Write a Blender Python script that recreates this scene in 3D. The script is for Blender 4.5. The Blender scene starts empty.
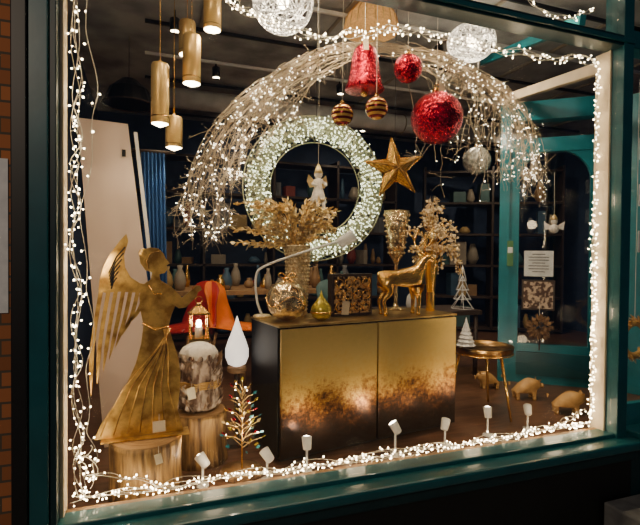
import bpy, math, random
from mathutils import Vector, Matrix
random.seed(7)
rnd=random.uniform
SC=bpy.context.scene.collection

# ------------------------------------------------------------ materials
def mat(name,col,metal=0.0,rough=0.5,col2=None,scale=8,bump=0.0,emit=None,es=0.0,stretch=(1,1,1),lo=0.35,hi=0.65,coat=0,bscale=None,detail=4):
    m=bpy.data.materials.new(name); m.use_nodes=True
    nt=m.node_tree; b=nt.nodes['Principled BSDF']
    b.inputs['Metallic'].default_value=metal; b.inputs['Roughness'].default_value=rough
    b.inputs['Coat Weight'].default_value=coat
    tc=nt.nodes.new('ShaderNodeTexCoord'); mp=nt.nodes.new('ShaderNodeMapping')
    mp.inputs['Scale'].default_value=stretch
    nt.links.new(tc.outputs['Object'],mp.inputs['Vector'])
    n=nt.nodes.new('ShaderNodeTexNoise'); n.inputs['Scale'].default_value=scale; n.inputs['Detail'].default_value=detail
    nt.links.new(mp.outputs[0],n.inputs['Vector'])
    r=nt.nodes.new('ShaderNodeValToRGB')
    c2=col2 if col2 else tuple(c*0.8 for c in col)
    r.color_ramp.elements[0].position=lo; r.color_ramp.elements[1].position=hi
    r.color_ramp.elements[0].color=(*c2,1); r.color_ramp.elements[1].color=(*col,1)
    nt.links.new(n.outputs['Fac'],r.inputs['Fac']); nt.links.new(r.outputs[0],b.inputs['Base Color'])
    if bump:
        n2=n
        if bscale:
            n2=nt.nodes.new('ShaderNodeTexNoise'); n2.inputs['Scale'].default_value=bscale; nt.links.new(mp.outputs[0],n2.inputs['Vector'])
        bp=nt.nodes.new('ShaderNodeBump'); bp.inputs['Strength'].default_value=bump; bp.inputs['Distance'].default_value=0.01
        nt.links.new(n2.outputs['Fac'],bp.inputs['Height']); nt.links.new(bp.outputs[0],b.inputs['Normal'])
    if emit:
        b.inputs['Emission Color'].default_value=(*emit,1); b.inputs['Emission Strength'].default_value=es
    return m

def brick_mat():
    m=bpy.data.materials.new('brick'); m.use_nodes=True; nt=m.node_tree; b=nt.nodes['Principled BSDF']
    tc=nt.nodes.new('ShaderNodeTexCoord'); mp=nt.nodes.new('ShaderNodeMapping'); mp.inputs['Rotation'].default_value=(math.radians(90),0,0)
    nt.links.new(tc.outputs['Object'],mp.inputs[0])
    t=nt.nodes.new('ShaderNodeTexBrick'); t.inputs['Scale'].default_value=4.4; t.inputs['Color1'].default_value=(.42,.15,.055,1); t.inputs['Color2'].default_value=(.25,.09,.035,1)
    t.inputs['Mortar'].default_value=(.09,.07,.05,1); t.inputs['Mortar Size'].default_value=.02
    nt.links.new(mp.outputs[0],t.inputs[0]); nt.links.new(t.outputs[0],b.inputs['Base Color']); b.inputs['Roughness'].default_value=.9
    bp=nt.nodes.new('ShaderNodeBump'); bp.inputs['Strength'].default_value=.4; bp.inputs['Distance'].default_value=.01; bp.invert=True
    nt.links.new(t.outputs['Fac'],bp.inputs['Height']); nt.links.new(bp.outputs[0],b.inputs['Normal'])
    return m

def patina_mat():
    m=bpy.data.materials.new('patina_brass'); m.use_nodes=True; nt=m.node_tree; b=nt.nodes['Principled BSDF']
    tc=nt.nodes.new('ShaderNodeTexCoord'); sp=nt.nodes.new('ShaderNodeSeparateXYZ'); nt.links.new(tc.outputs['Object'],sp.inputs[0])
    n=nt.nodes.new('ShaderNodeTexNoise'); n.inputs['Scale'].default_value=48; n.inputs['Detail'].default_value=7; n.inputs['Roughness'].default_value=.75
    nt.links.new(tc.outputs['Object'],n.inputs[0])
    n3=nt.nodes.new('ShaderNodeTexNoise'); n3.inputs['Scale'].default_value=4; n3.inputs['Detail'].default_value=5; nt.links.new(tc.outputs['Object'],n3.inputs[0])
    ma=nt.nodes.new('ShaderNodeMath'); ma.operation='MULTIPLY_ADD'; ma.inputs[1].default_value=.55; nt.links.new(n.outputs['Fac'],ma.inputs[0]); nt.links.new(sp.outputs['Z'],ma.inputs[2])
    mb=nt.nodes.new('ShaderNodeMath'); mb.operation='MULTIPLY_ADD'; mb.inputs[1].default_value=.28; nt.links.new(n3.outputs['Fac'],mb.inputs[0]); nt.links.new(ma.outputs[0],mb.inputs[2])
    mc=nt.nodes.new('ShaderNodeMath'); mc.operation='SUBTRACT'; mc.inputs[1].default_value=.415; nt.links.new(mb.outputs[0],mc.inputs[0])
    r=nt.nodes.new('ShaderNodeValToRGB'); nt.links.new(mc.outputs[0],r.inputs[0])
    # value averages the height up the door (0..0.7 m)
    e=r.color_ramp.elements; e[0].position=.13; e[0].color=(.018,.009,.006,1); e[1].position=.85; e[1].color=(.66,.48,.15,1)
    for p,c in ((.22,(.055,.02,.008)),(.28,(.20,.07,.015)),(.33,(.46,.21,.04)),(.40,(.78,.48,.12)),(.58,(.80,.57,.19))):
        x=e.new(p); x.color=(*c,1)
    nt.links.new(r.outputs[0],b.inputs['Base Color'])
    b.inputs['Metallic'].default_value=.68; b.inputs['Roughness'].default_value=.32
    bp=nt.nodes.new('ShaderNodeBump'); bp.inputs['Strength'].default_value=.10; bp.inputs['Distance'].default_value=.01
    nt.links.new(n.outputs['Fac'],bp.inputs['Height']); nt.links.new(bp.outputs[0],b.inputs['Normal'])
    return m

def glass_mat():
    m=bpy.data.materials.new('window_glass'); m.use_nodes=True; nt=m.node_tree
    nt.nodes.clear(); o=nt.nodes.new('ShaderNodeOutputMaterial'); t=nt.nodes.new('ShaderNodeBsdfTransparent'); g=nt.nodes.new('ShaderNodeBsdfGlossy')
    g.inputs['Roughness'].default_value=.0; t.inputs[0].default_value=(.98,.985,.98,1)
    n=nt.nodes.new('ShaderNodeTexNoise'); n.inputs['Scale'].default_value=2
    ma=nt.nodes.new('ShaderNodeMath'); ma.operation='MULTIPLY'; ma.inputs[1].default_value=.12; nt.links.new(n.outputs['Fac'],ma.inputs[0])
    mx=nt.nodes.new('ShaderNodeMixShader'); nt.links.new(ma.outputs[0],mx.inputs[0]); nt.links.new(t.outputs[0],mx.inputs[1]); nt.links.new(g.outputs[0],mx.inputs[2]); nt.links.new(mx.outputs[0],o.inputs[0])
    return m

def stripe_mat():
    m=bpy.data.materials.new('stripe_bauble'); m.use_nodes=True; nt=m.node_tree; b=nt.nodes['Principled BSDF']
    tc=nt.nodes.new('ShaderNodeTexCoord'); w=nt.nodes.new('ShaderNodeTexWave'); w.bands_direction='Z'; w.inputs['Scale'].default_value=14; w.inputs['Distortion'].default_value=.5
    nt.links.new(tc.outputs['Object'],w.inputs[0]); r=nt.nodes.new('ShaderNodeValToRGB'); r.color_ramp.interpolation='CONSTANT'
    r.color_ramp.elements[0].color=(.18,.01,.01,1); r.color_ramp.elements[1].color=(.9,.5,.1,1); r.color_ramp.elements[1].position=.5
    nt.links.new(w.outputs['Fac'],r.inputs[0]); nt.links.new(r.outputs[0],b.inputs['Base Color']); b.inputs['Metallic'].default_value=.6; b.inputs['Roughness'].default_value=.25
    return m

BRICK=brick_mat(); PAT=patina_mat(); GLASS=glass_mat(); STRIPE=stripe_mat()
TEAL=mat('teal_paint',(.006,.09,.11),0,.35,bump=.05,coat=.3)
TEALB=mat('teal_door_paint',(.008,.20,.25),0,.35,bump=.05,coat=.2)
TEALD=mat('dark_teal_paint',(.004,.028,.036),0,.4)
BLACK=mat('black_paint',(.006,.006,.007),0,.45)
CREAM=mat('cream_paint',(.72,.58,.40),0,.55)
BOARDM=mat('board_cream',(.82,.64,.54),0,.5,(.74,.57,.47),3)
NAVY=mat('navy_wall',(.035,.06,.13),0,.7)
CEIL=mat('ceiling_grey',(.50,.50,.49),0,.8,(.22,.22,.225),3)
FLOORM=mat('floor_wood',(.17,.08,.045),0,.32,(.08,.038,.02),5,stretch=(1,8,1))
PAVE=mat('pavement',(.22,.22,.21),0,.8,(.14,.14,.14),12,bump=.3)
GOLD=mat('gold',(.92,.55,.15),.92,.27,(.78,.43,.10),20)
GOLDP=mat('pendant_gold',(.92,.64,.26),.6,.38,(.86,.55,.19),20)
GOLDA=mat('gold_aged',(.84,.50,.12),.85,.30,(.42,.22,.045),90,bump=.35,lo=.38,hi=.58,detail=5)
GOLDS=mat('gold_sheet',(.84,.53,.15),.75,.32,(.36,.19,.045),16,bump=.45,lo=.36,hi=.60,detail=9,bscale=9)
BRONZE=mat('bronze',(.38,.22,.07),1,.3,(.22,.12,.04),20)
SILV=mat('silver_champagne',(.90,.76,.50),.7,.28,(.55,.40,.2),60,bump=.9)
GLEAF=mat('leaf_champagne_gold',(.96,.76,.38),.55,.3,(.76,.52,.2),30)
TWIG=mat('silver_twig',(.66,.56,.42),.3,.5,(.36,.28,.19))
WIRE=mat('white_wire',(.80,.74,.62),0,.5)
WHITE=mat('white_ceramic',(.88,.88,.88),0,.3)
WHITEG=mat('white_plastic',(.80,.79,.77),0,.4)
RED=mat('red_crackle_glass',(.62,.003,.035),.75,.16,(.22,.0,.012),70,bump=.8,lo=.42,hi=.55)
BARK=mat('bark',(.34,.20,.10),0,.9,(.10,.05,.025),12,bump=1,stretch=(3,3,.5))
WOODTOP=mat('wood_cut',(.52,.31,.13),0,.6,(.32,.17,.06),7)
WOODL=mat('wood_light',(.42,.24,.10),0,.6,(.22,.12,.05),9,stretch=(1,1,.3),bump=.4)
LOGM=mat('log_bark_gold',(.46,.27,.09),.25,.5,(.10,.048,.018),16,stretch=(2.5,2.5,.25),bump=1,detail=8,lo=.4,hi=.62)
FROSTB=mat('frosted_bark',(.62,.50,.40),0,.9,(.12,.065,.04),22,bump=1.0,lo=.40,hi=.6,stretch=(1.5,1.5,.6))
SNOW=mat('snow_frost',(.88,.82,.74),0,.9,bump=.8,scale=40)
TAGM=mat('tag_paper',(.82,.70,.50),0,.7)
PAPER=mat('paper',(.75,.77,.78),0,.7,(.62,.64,.66),20)
INK=mat('ink',(.04,.04,.05),0,.7)
BLUE=mat('blue_curtain',(.015,.075,.25),0,.8,bump=.2)
ORANGE=mat('orange_plastic',(.90,.20,.015),0,.4)
REDP=mat('red_plastic',(.42,.02,.02),0,.4)
DROPG=mat('drop_glow',(.95,.9,.85),0,.4,emit=(1,.88,.78),es=1.3)
OLIVE=mat('olive_gold_glass',(.68,.54,.06),.5,.2,(.38,.29,.04),25)
CRYST=mat('mercury_glass',(.85,.68,.40),.75,.13,(.28,.17,.07),28,bump=.9)
BLOSS=mat('blossom_cream',(.88,.72,.48),0,.7)
LED=mat('led_warm',(1,.9,.75),emit=(1,.80,.50),es=32)
LEDS=mat('led_small',(1,.95,.85),emit=(1,.85,.62),es=20)
LEDG=mat('led_ring',(.9,1,.85),emit=(.97,1,.68),es=7)
RINGW=mat('ring_wire',(.48,.48,.32),.4,.4)
LAMPD=mat('lamp_disc',(1,.9,.7),emit=(1,.80,.5),es=30)
SPOTB=mat('spot_bulb',(1,.95,.85),emit=(1,.88,.7),es=45)
SHADE=mat('wicker_shade',(.6,.32,.10),0,.7,(.30,.14,.04),60,emit=(1,.48,.14),es=.5)
GLOBE=mat('lace_globe',(.9,.88,.84),0,.6,emit=(1,.9,.78),es=.3)
DARKW=mat('dark_wood',(.05,.03,.02),0,.5)
PICT=mat('carved_panel',(.80,.52,.22),.6,.35,(.035,.016,.01),45,bump=1,lo=.45,hi=.55)
POSTER=mat('poster_brown',(.55,.42,.3),0,.6,(.08,.04,.025),30,lo=.45,hi=.55)
STRAW=mat('straw',(.70,.42,.12),0,.7)
PIGM=mat('pig_wood',(.66,.38,.13),0,.5,(.46,.25,.08),20)
BLACKM=mat('black_metal',(.010,.009,.008),.3,.4)
STK=[mat('stock_%d'%i,c,0,.5) for i,c in enumerate(((.30,.17,.07),(.42,.28,.10),(.16,.16,.17),(.24,.04,.03),(.05,.11,.18),(.34,.29,.22),(.05,.12,.12)))]

# ------------------------------------------------------------ mesh builder
class MB:
    def __init__(s): s.v=[]; s.f=[]; s.m=[]; s.s=[]; s.mats=[]
    def mi(s,m):
        if m not in s.mats: s.mats.append(m)
        return s.mats.index(m)
    def add(s,vs,fs,m,sm=False):
        o=len(s.v); k=s.mi(m); s.v+= [tuple(p) for p in vs]
        for f in fs: s.f.append(tuple(i+o for i in f)); s.m.append(k); s.s.append(sm)
    def box(s,c,d,m,R=None):
        vs=[]
        for x in (-1,1):
            for y in (-1,1):
                for z in (-1,1):
                    p=Vector((x*d[0]/2,y*d[1]/2,z*d[2]/2))
                    if R: p=R@p
                    vs.append(p+Vector(c))
        s.add(vs,[(0,1,3,2),(4,6,7,5),(0,4,5,1),(2,3,7,6),(0,2,6,4),(1,5,7,3)],m)
    def lathe(s,prof,c,m,n=28,R=None,sm=True,wob=0):
        vs=[];fs=[]; L=len(prof)
        w=[1+rnd(-wob,wob) for _ in range(n)]
        for r,z in prof:
            for i in range(n):
                a=2*math.pi*i/n; p=Vector((r*w[i]*math.cos(a),r*w[i]*math.sin(a),z))
                if R: p=R@p
                vs.append(p+Vector(c))
        for j in range(L-1):
            for i in range(n):
                k=(i+1)%n; fs.append((j*n+i,j*n+k,(j+1)*n+k,(j+1)*n+i))
        if prof[0][0]>1e-4: fs.append(tuple(range(n))[::-1])
        if prof[-1][0]>1e-4: fs.append(tuple((L-1)*n+i for i in range(n)))
        s.add(vs,fs,m,sm)
    def ball(s,c,r,m,n=20,sq=(1,1,1)):
        prof=[(r*math.sin(math.pi*j/(n//2)) if 0<j<n//2 else 1e-5,-r*math.cos(math.pi*j/(n//2))) for j in range(n//2+1)]
        R=Matrix.Diagonal(Vector(sq)); s.lathe(prof,c,m,n,R)
    def oct(s,c,r,m):
        c=Vector(c); 
        vs=[c+Vector(d)*r for d in ((1,0,0),(-1,0,0),(0,1,0),(0,-1,0),(0,0,1),(0,0,-1))]
        s.add(vs,[(0,2,4),(2,1,4),(1,3,4),(3,0,4),(2,0,5),(1,2,5),(3,1,5),(0,3,5)],m,True)
    def tube(s,pts,r,m,n=6,cap=True,closed=False):
        pts=[Vector(p) for p in pts]; L=len(pts)
        if L<2: return
        vs=[];fs=[]; up=None
        for i,p in enumerate(pts):
            if closed: t=pts[(i+1)%L]-pts[i-1]
            else: t=pts[min(i+1,L-1)]-pts[max(i-1,0)]
            if t.length<1e-9: t=Vector((0,0,1))
            t.normalize()
            if up is None:
                up=Vector((0,0,1)) if abs(t.z)<.9 else Vector((1,0,0))
            a=up-t*up.dot(t)
            if a.length<1e-6: a=t.orthogonal()
            a.normalize(); up=a; b=t.cross(a)
            rr=r[i] if isinstance(r,(list,tuple)) else r
            for k in range(n):
                q=2*math.pi*k/n; vs.append(p+(a*math.cos(q)+b*math.sin(q))*rr)
        for i in range(L if closed else L-1):
            j=(i+1)%L
            for k in range(n):
                k2=(k+1)%n; fs.append((i*n+k,i*n+k2,j*n+k2,j*n+k))
        if cap and not closed:
            fs.append(tuple(range(n))[::-1]); fs.append(tuple((L-1)*n+k for k in range(n)))
        s.add(vs,fs,m,n>4)
    def cyl(s,a,b,r,m,n=16,r2=None): s.tube([a,b],[r,r if r2 is None else r2],m,n)
    def prism(s,out,y0,th,m):
        import mathutils.geometry as g
        n=len(out); tri=g.tessellate_polygon([[Vector((x,z,0)) for x,z in out]])
        vs=[(x,y0-th/2,z) for x,z in out]+[(x,y0+th/2,z) for x,z in out]
        fs=[tuple(t) for t in tri]+[tuple(i+n for i in t)[::-1] for t in tri]+[(i,(i+1)%n,(i+1)%n+n,i+n) for i in range(n)]
        s.add(vs,fs,m)
    def leaf(s,c,d,L,W,m):
        c=Vector(c); d=Vector(d).normalized(); x=d.cross(Vector((rnd(-1,1),rnd(-1,1),rnd(-1,1)))).normalized(); n=d.cross(x)
        s.add([c,c+d*L*.45+x*W,c+d*L,c+d*L*.45-x*W,c+d*L*.5+n*W*.4],[(0,1,4),(1,2,4),(2,3,4),(3,0,4)],m,True)
    def tag(s,c,m=None,w=.03,h=.045):
        s.box(c,(w,.003,h),TAGM,Matrix.Rotation(rnd(-.3,.3),3,'Y')); s.cyl((c[0],c[1],c[2]+h/2-.004),(c[0],c[1]+.01,c[2]+h/2+.03),.001,WIRE,4)
    def obj(s,name,loc=(0,0,0),rz=0,parent=None,bevel=0,fix=True):
        me=bpy.data.meshes.new(name); me.from_pydata(s.v,[],s.f)
        for m in s.mats: me.materials.append(m)
        for p,k,q in zip(me.polygons,s.m,s.s): p.material_index=k; p.use_smooth=q
        if fix:
            import bmesh
            bm=bmesh.new(); bm.from_mesh(me); bmesh.ops.recalc_face_normals(bm,faces=bm.faces); bm.to_mesh(me); bm.free()
        me.update()
        o=bpy.data.objects.new(name,me); SC.objects.link(o); o.location=loc; o.rotation_euler=(0,0,rz)
        if parent: o.parent=parent
        if bevel:
            b=o.modifiers.new('bevel','BEVEL'); b.width=bevel; b.segments=2; b.limit_method='ANGLE'
        return o

def empty(name,loc=(0,0,0),rz=0):
    e=bpy.data.objects.new(name,None); SC.objects.link(e); e.location=loc; e.rotation_euler=(0,0,rz); e.empty_display_size=.05; return e
def light(kind,name,loc,energy,col,parent=None,**kw):
    l=bpy.data.lights.new(name,kind); l.energy=energy; l.color=col
    for k,v in kw.items(): setattr(l,k,v)
    o=bpy.data.objects.new(name,l); SC.objects.link(o); o.location=loc
    if parent: o.parent=parent
    return o
def aim(o,d): o.rotation_euler=Vector(d).to_track_quat('-Z','Y').to_euler()
def box_obj(name,a,b,m,bevel=0,parent=None):
    B=MB(); c=[(a[i]+b[i])/2 for i in range(3)]; B.box((0,0,0),[b[i]-a[i] for i in range(3)],m); return B.obj(name,c,bevel=bevel,parent=parent)
def catmull(P,n=8):
    P=[Vector(p) for p in P]; out=[]
    for i in range(len(P)-1):
        p0=P[max(i-1,0)];p1=P[i];p2=P[i+1];p3=P[min(i+2,len(P)-1)]
        for k in range(n):
            t=k/n; out.append(.5*((2*p1)+(p2-p0)*t+(2*p0-5*p1+4*p2-p3)*t*t+(3*p1-p0-3*p2+p3)*t**3))
    out.append(P[-1]); return out
def skin(name,verts,edges,rad,m,parent,sub=2,loc=(0,0,0),rz=0):
    me=bpy.data.meshes.new(name); me.from_pydata(verts,edges,[]); me.materials.append(m)
    o=bpy.data.objects.new(name,me); SC.objects.link(o); o.parent=parent; o.location=loc; o.rotation_euler=(0,0,rz)
    sk=o.modifiers.new('skin','SKIN'); sk.use_smooth_shade=True
    for i,r in enumerate(rad):
        d=me.skin_vertices[0].data[i]; d.radius=(r,r) if not isinstance(r,tuple) else r; d.use_root=(i==0)
    s=o.modifiers.new('sub','SUBSURF'); s.levels=sub; s.render_levels=sub
    return o

F=.45   # shop display floor height
# ------------------------------------------------------------ room shell
box_obj('floor',(-.55,2.1,F-.06),(6.0,6.55,F),FLOORM)
box_obj('ceiling',(-.55,2.1,3.30),(6.0,6.55,3.38),CEIL)
box_obj('wall_back',(-.55,6.55,F),(6.0,6.65,3.3),NAVY)
box_obj('wall_left',(-.63,2.12,F),(-.55,6.55,3.3),NAVY)
box_obj('wall_right',(6.0,2.1,F),(6.08,6.55,3.3),NAVY)
box_obj('ground',(-2.5,-1.5,-.05),(5.5,2.0,0),PAVE)
wf=box_obj('wall_front',(-2.0,2.0,0),(-.445,2.12,3.6),BRICK)
B=MB(); B.box((0,0,0),(1.2,.004,.55),PAPER)
for i in range(9): B.box((-.1+.0,-.003,.2-i*.045),(.9,.002,.008),INK)
B.obj('notice_poster',(.165,-.064,-.195),parent=wf)
# shopfront frame
fr=empty('window_1',(0,0,0))
def fb(n,a,b,m,bev=.004): return box_obj(n,a,b,m,bev,fr)
fb('outer_post',(-.445,1.97,0),(-.395,2.12,3.6),BLACK)
fb('left_stile',(-.395,1.985,.4),(-.33,2.11,3.6),TEAL)
fb('left_bead',(-.33,2.0,.5),(-.305,2.09,3.6),TEALD)
fb('left_jamb',(-.305,2.06,.5),(-.29,2.16,3.25),CREAM)
fb('head_rail',(-.33,1.99,2.75),(2.63,2.10,2.81),TEALD)
fb('head_bead',(-.33,1.975,2.765),(2.63,1.99,2.79),TEAL)
fb('top_fascia',(-.445,1.95,3.15),(3.7,2.12,3.6),TEALD)
fb('right_stile',(2.555,1.985,.4),(2.63,2.11,3.6),TEAL)
fb('right_jamb',(2.54,2.06,.5),(2.555,2.16,2.75),CREAM)
fb('sill',(-.42,1.90,.455),(2.68,2.02,.505),TEAL,.012)
fb('bottom_rail',(-.33,2.0,.42),(2.63,2.1,.525),TEAL,.006)
fb('sill_apron',(-.42,1.95,.38),(2.68,2.1,.455),TEALD,.01)
fb('stall_riser',(-.445,1.99,0),(2.68,2.11,.38),BLACK)
fb('inner_ledge',(-.30,2.10,.45),(2.555,2.13,.522),WOODL,.004)
g=box_obj('pane',(-.305,2.028,.525),(2.555,2.034,2.75),GLASS,0,fr)
g=box_obj('transom_pane',(-.305,2.028,2.81),(2.555,2.034,3.15),GLASS,0,fr)
w2=empty('window_2')
box_obj('sill',(2.68,1.92,.46),(3.9,2.08,.53),TEAL,.008,w2)
box_obj('stall_riser',(2.68,1.99,0),(3.9,2.1,.46),TEALD,.0,w2)
box_obj('pane',(2.63,2.028,.53),(3.9,2.034,2.75),GLASS,0,w2)
box_obj('head_rail',(2.63,1.99,2.75),(3.9,2.1,2.85),TEAL,.005,w2)
box_obj('inner_panel',(2.72,2.12,.46),(3.9,2.16,.64),TEALB,.004,w2)
box_obj('door_step',(2.45,1.55,0),(3.9,1.98,.16),PAVE,.01)
def plank(name,a,b,w,h,m):
    a=Vector(a);b=Vector(b);d=b-a; B=MB(); q=d.to_track_quat('X','Z').to_matrix(); B.box((0,0,0),(d.length,w,h),m,q); return B.obj(name,(a+b)/2,bevel=.004)
plank('trim_1',(2.62,2.13,2.70),(2.92,3.40,2.90),.05,.07,CREAM)
plank('trim_2',(2.40,2.13,2.93),(2.70,3.40,3.20),.04,.06,TEALB)

# ------------------------------------------------------------ entrance door
A=Vector((2.95,3.45)); Bp=Vector((3.62,2.90)); d=Bp-A; ang=math.atan2(d.y,d.x); W=d.length
door=empty('door_1',(A.x,A.y,F),ang)
D=MB(); H=2.42
D.box((.04,0,H/2),(.08,.10,H),TEALB); D.box((W-.04,0,H/2),(.08,.10,H),TEALB); D.box((W/2,0,H-.08),(W,.12,.16),TEALB)
D.box((W/2,0,2.05),(W-.16,.07,.12),TEALB)
D.box((W/2,0,.17),(W-.16,.05,.34),TEALB); D.box((W/2,-.03,.17),(W-.30,.02,.2),TEAL)
D.box((.12,0,1.17),(.08,.05,1.7),TEALB); D.box((W-.12,0,1.17),(.08,.05,1.7),TEALB)
for sx,cx in ((1,.16),(-1,W-.16)):
    pts=[(cx,2.0),(cx,1.75)]+[(cx+sx*.27*(1-math.cos(t*math.pi/2/8)),1.75+.25*math.sin(t*math.pi/2/8)) for t in range(1,9)]
    D.prism(pts,0,.05,TEALB)
D.cyl((W-.10,-.05,.85),(W-.10,-.05,1.1),.01,GOLD,10)
D.obj('frame',parent=door)
D=MB(); D.box((W/2,0,1.15),(W-.30,.006,1.75),GLASS); D.box((W/2,0,2.2),(W-.16,.006,.2),GLASS); D.obj('pane',parent=door)
N=MB(); N.box((.32,-.03,1.035),(.23,.004,.22),PAPER)
for i in range(7): N.box((.32,-.034,1.115-i*.025),(.16 if i%3 else .1,.002,.006),INK)
N.obj('notice',parent=door)
N=MB(); N.box((.32,-.03,.765),(.26,.006,.26),DARKW); N.box((.32,-.036,.765),(.23,.006,.23),POSTER); N.obj('poster',parent=door)
N=MB(); N.box((.09,-.055,1.12),(.05,.004,.22),mat('green_notice',(.08,.22,.08))); N.box((.09,-.058,1.15),(.04,.002,.05),PAPER); N.obj('small_notice',parent=door)
plank('trim_3',(3.66,2.86,1.65),(3.92,2.10,1.65),.06,2.4,TEALB)
B=MB()
for i in range(260):
    v=Vector((rnd(-1,1),rnd(-1,1)*.6,rnd(-1,1)));
    if v.length>1 or v.length<.2: continue
    B.leaf(v*.075,v,.05,.014,random.choice([WOODL,BARK,BARK]))
B.cyl((0,0,-.05),(0,.02,-.2),.006,DARKW,6); B.cyl((0,0,.0),(0,.05,.2),.002,WIRE,5)
B.obj('dried_flower_bunch',(.33,-.10,.50),parent=door)
B=MB()
B.ball((0,0,.03),.028,SNOW,10); B.ball((0,0,-.03),.04,SNOW,10); B.lathe([(.03,.045),(.02,.07),(.004,.09)],(0,0,0),GLEAF,12); B.cyl((0,0,.09),(0,.05,.45),.0015,WIRE,4)
for s in (-1,1): B.prism([(s*.03,0),(s*.08,.03),(s*.07,-.04),(s*.03,-.03)],0,.004,SNOW)
B.obj('hanging_angel_ornament',(.43,-.08,1.36),parent=door)

# ------------------------------------------------------------ cabinet
ca=math.atan2(.19,1.21); CW,CD,CH=1.225,.40,.73
cx=.65+math.cos(ca)*CW/2-math.sin(ca)*CD/2; cy=2.37+math.sin(ca)*CW/2+math.cos(ca)*CD/2
cab=empty('sideboard',(cx,cy,F),ca)
B=MB(); B.box((0,.01,CH/2+.02),(CW,CD-.02,CH-.04),BLACKM); B.box((0,.02,.02),(CW-.06,CD-.08,.04),BLACK); B.obj('carcass',parent=cab,bevel=.004)
for i,sx in enumerate((-1,1)):
    B=MB(); B.box((0,0,0),(CW/2-.012,.02,CH-.06),PAT); o=B.obj('door_panel_%d'%i,(sx*(CW/4-.001),-CD/2+.0,CH/2+.01),parent=cab,bevel=.003)
    me=o.data
    for v in me.vertices: v.co.z+=CH/2+.01
    o.location.z=0
B=MB(); B.box((0,.0,CH-.005),(CW+.01,CD+.01,.012),mat('brass_top',(.60,.42,.16),.8,.3,(.35,.23,.08),10)); B.obj('top',parent=cab,bevel=.003)
T=F+CH+.003

# ------------------------------------------------------------ stumps
def stump(name,loc,r,h,wob=.05,mside=BARK):
    B=MB(); n=40; 
    B.lathe([(r*1.04,0),(r*1.0,.04),(r*.98,h*.5),(r*1.0,h-.02),(r*.985,h)],(0,0,0),mside,n,wob=wob)
    B.lathe([(r*.95,h),(r*.9,h+.004),(.001,h+.004)],(0,0,0),WOODTOP,n)
    for k in range(1,5): 
        B.tube([(r*.18*k*math.cos(a*.3),r*.18*k*math.sin(a*.3),h+.004) for a in range(21)],.0015,WOODL,4,closed=True)
    return B
B=stump('log_stump',None,.162,.243,.02,LOGM); B.tag((.05,-.168,.2)); B.obj('log_stump',(.01,2.36,F))
B=stump('log_stump',None,.148,.262,.03,LOGM); B.obj('log_stump',(.275,2.62,F))

# ------------------------------------------------------------ angel cut-out
K=.0046
def q(L): return [((u-146)*K,(436-v)*K) for u,v in L]
an=empty('angel_figure',(.01,2.35,F+.2505))
B=MB()
body=[(98,434),(104,420),(116,402),(127,384),(136,362),(141,342),(143,324),(140,308),(139,294),(143,283),(150,278),(151,271),(145,269),(140,262),(139,254),(143,248),(150,246),(157,247),(162,252),(164,257),(168,262),(165,264),(166,268),(163,272),(158,273),(159,279),(167,284),(174,292),(175,302),(170,314),(167,326),(171,340),(176,356),(179,374),(178,394),(176,412),(182,434)]
B.prism(q(body),0,.012,GOLDS)
B.prism(q([(160,281),(170,286),(180,297),(190,289),(193,285),(198,285),(200,289),(196,292),(194,297),(184,307),(177,308),(168,301),(160,296)]),-.008,.01,GOLDS)
B.ball(((143-146)*K,0,(436-252)*K),.022,GOLDS,12,(1,.4,1))
B.box((0,0,.004),(.38,.09,.006),GOLDS)
for k in range(7):
    B.tube([((u-146)*K,-.008,(436-v)*K) for u,v in ((162+k*1.2,328),(162-k*2+5,350),(167-k*7,385),(173-k*10.5,415),(176-k*12,431))],.0026,BRONZE if k%2 else GOLDS,5)
B.tube([((u-146)*K,-.008,(436-v)*K) for u,v in ((158,250),(150,252),(146,260),(148,267))],.003,BRONZE,5)
B.tube([((u-146)*K,-.009,(436-v)*K) for u,v in ((142,322),(154,328),(167,326))],.004,GOLD,5)
B.tube([((u-146)*K,-.009,(436-v)*K) for u,v in ((148,284),(153,292),(160,293),(166,286))],.003,GOLD,5)
B.tag((.055,-.05,.055),w=.055,h=.05)
B.obj('body',parent=an)
B=MB()
B.prism(q([(127,233),(121,240),(113,252),(107,264),(103,278),(102,288),(108,291),(120,290),(134,291),(148,292),(152,284),(140,282),(131,276),(126,266),(125,254),(129,240)]),.004,.01,GOLDS)
n=7
for i in range(n):
    t=i/(n-1)
    a=Vector((104.5+t*40,287+t*3)); e=Vector((95.5+t*32,391-t*68)); 
    mid=a.lerp(e,.55)+Vector((-3+t*7,0)); w=1.9
    C=catmull([(a.x,0,a.y),(mid.x,0,mid.y),(e.x,0,e.y)],6); L=[];Rr=[]
    for j,p in enumerate(C):
        tn=(C[min(j+1,len(C)-1)]-C[max(j-1,0)]).normalized(); nn=Vector((-tn.z,0,tn.x)); ww=w*(1.0 if j<9 else (1-(j-8)/4.2))
        L.append(p+nn*ww); Rr.append(p-nn*ww)
    B.prism(q([(p.x,p.z) for p in L+Rr[::-1]]),.004,.008,GOLDS)
for i in range(6):
    B.tube([((p[0]-146)*K,-.004,(436-p[1])*K) for p in ((126-i*1.5,246+i*6),(118-i*.6,256+i*5),(111+i*.5,272+i*3))],.003,BLACK,4)
B.obj('wing',parent=an)
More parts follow.
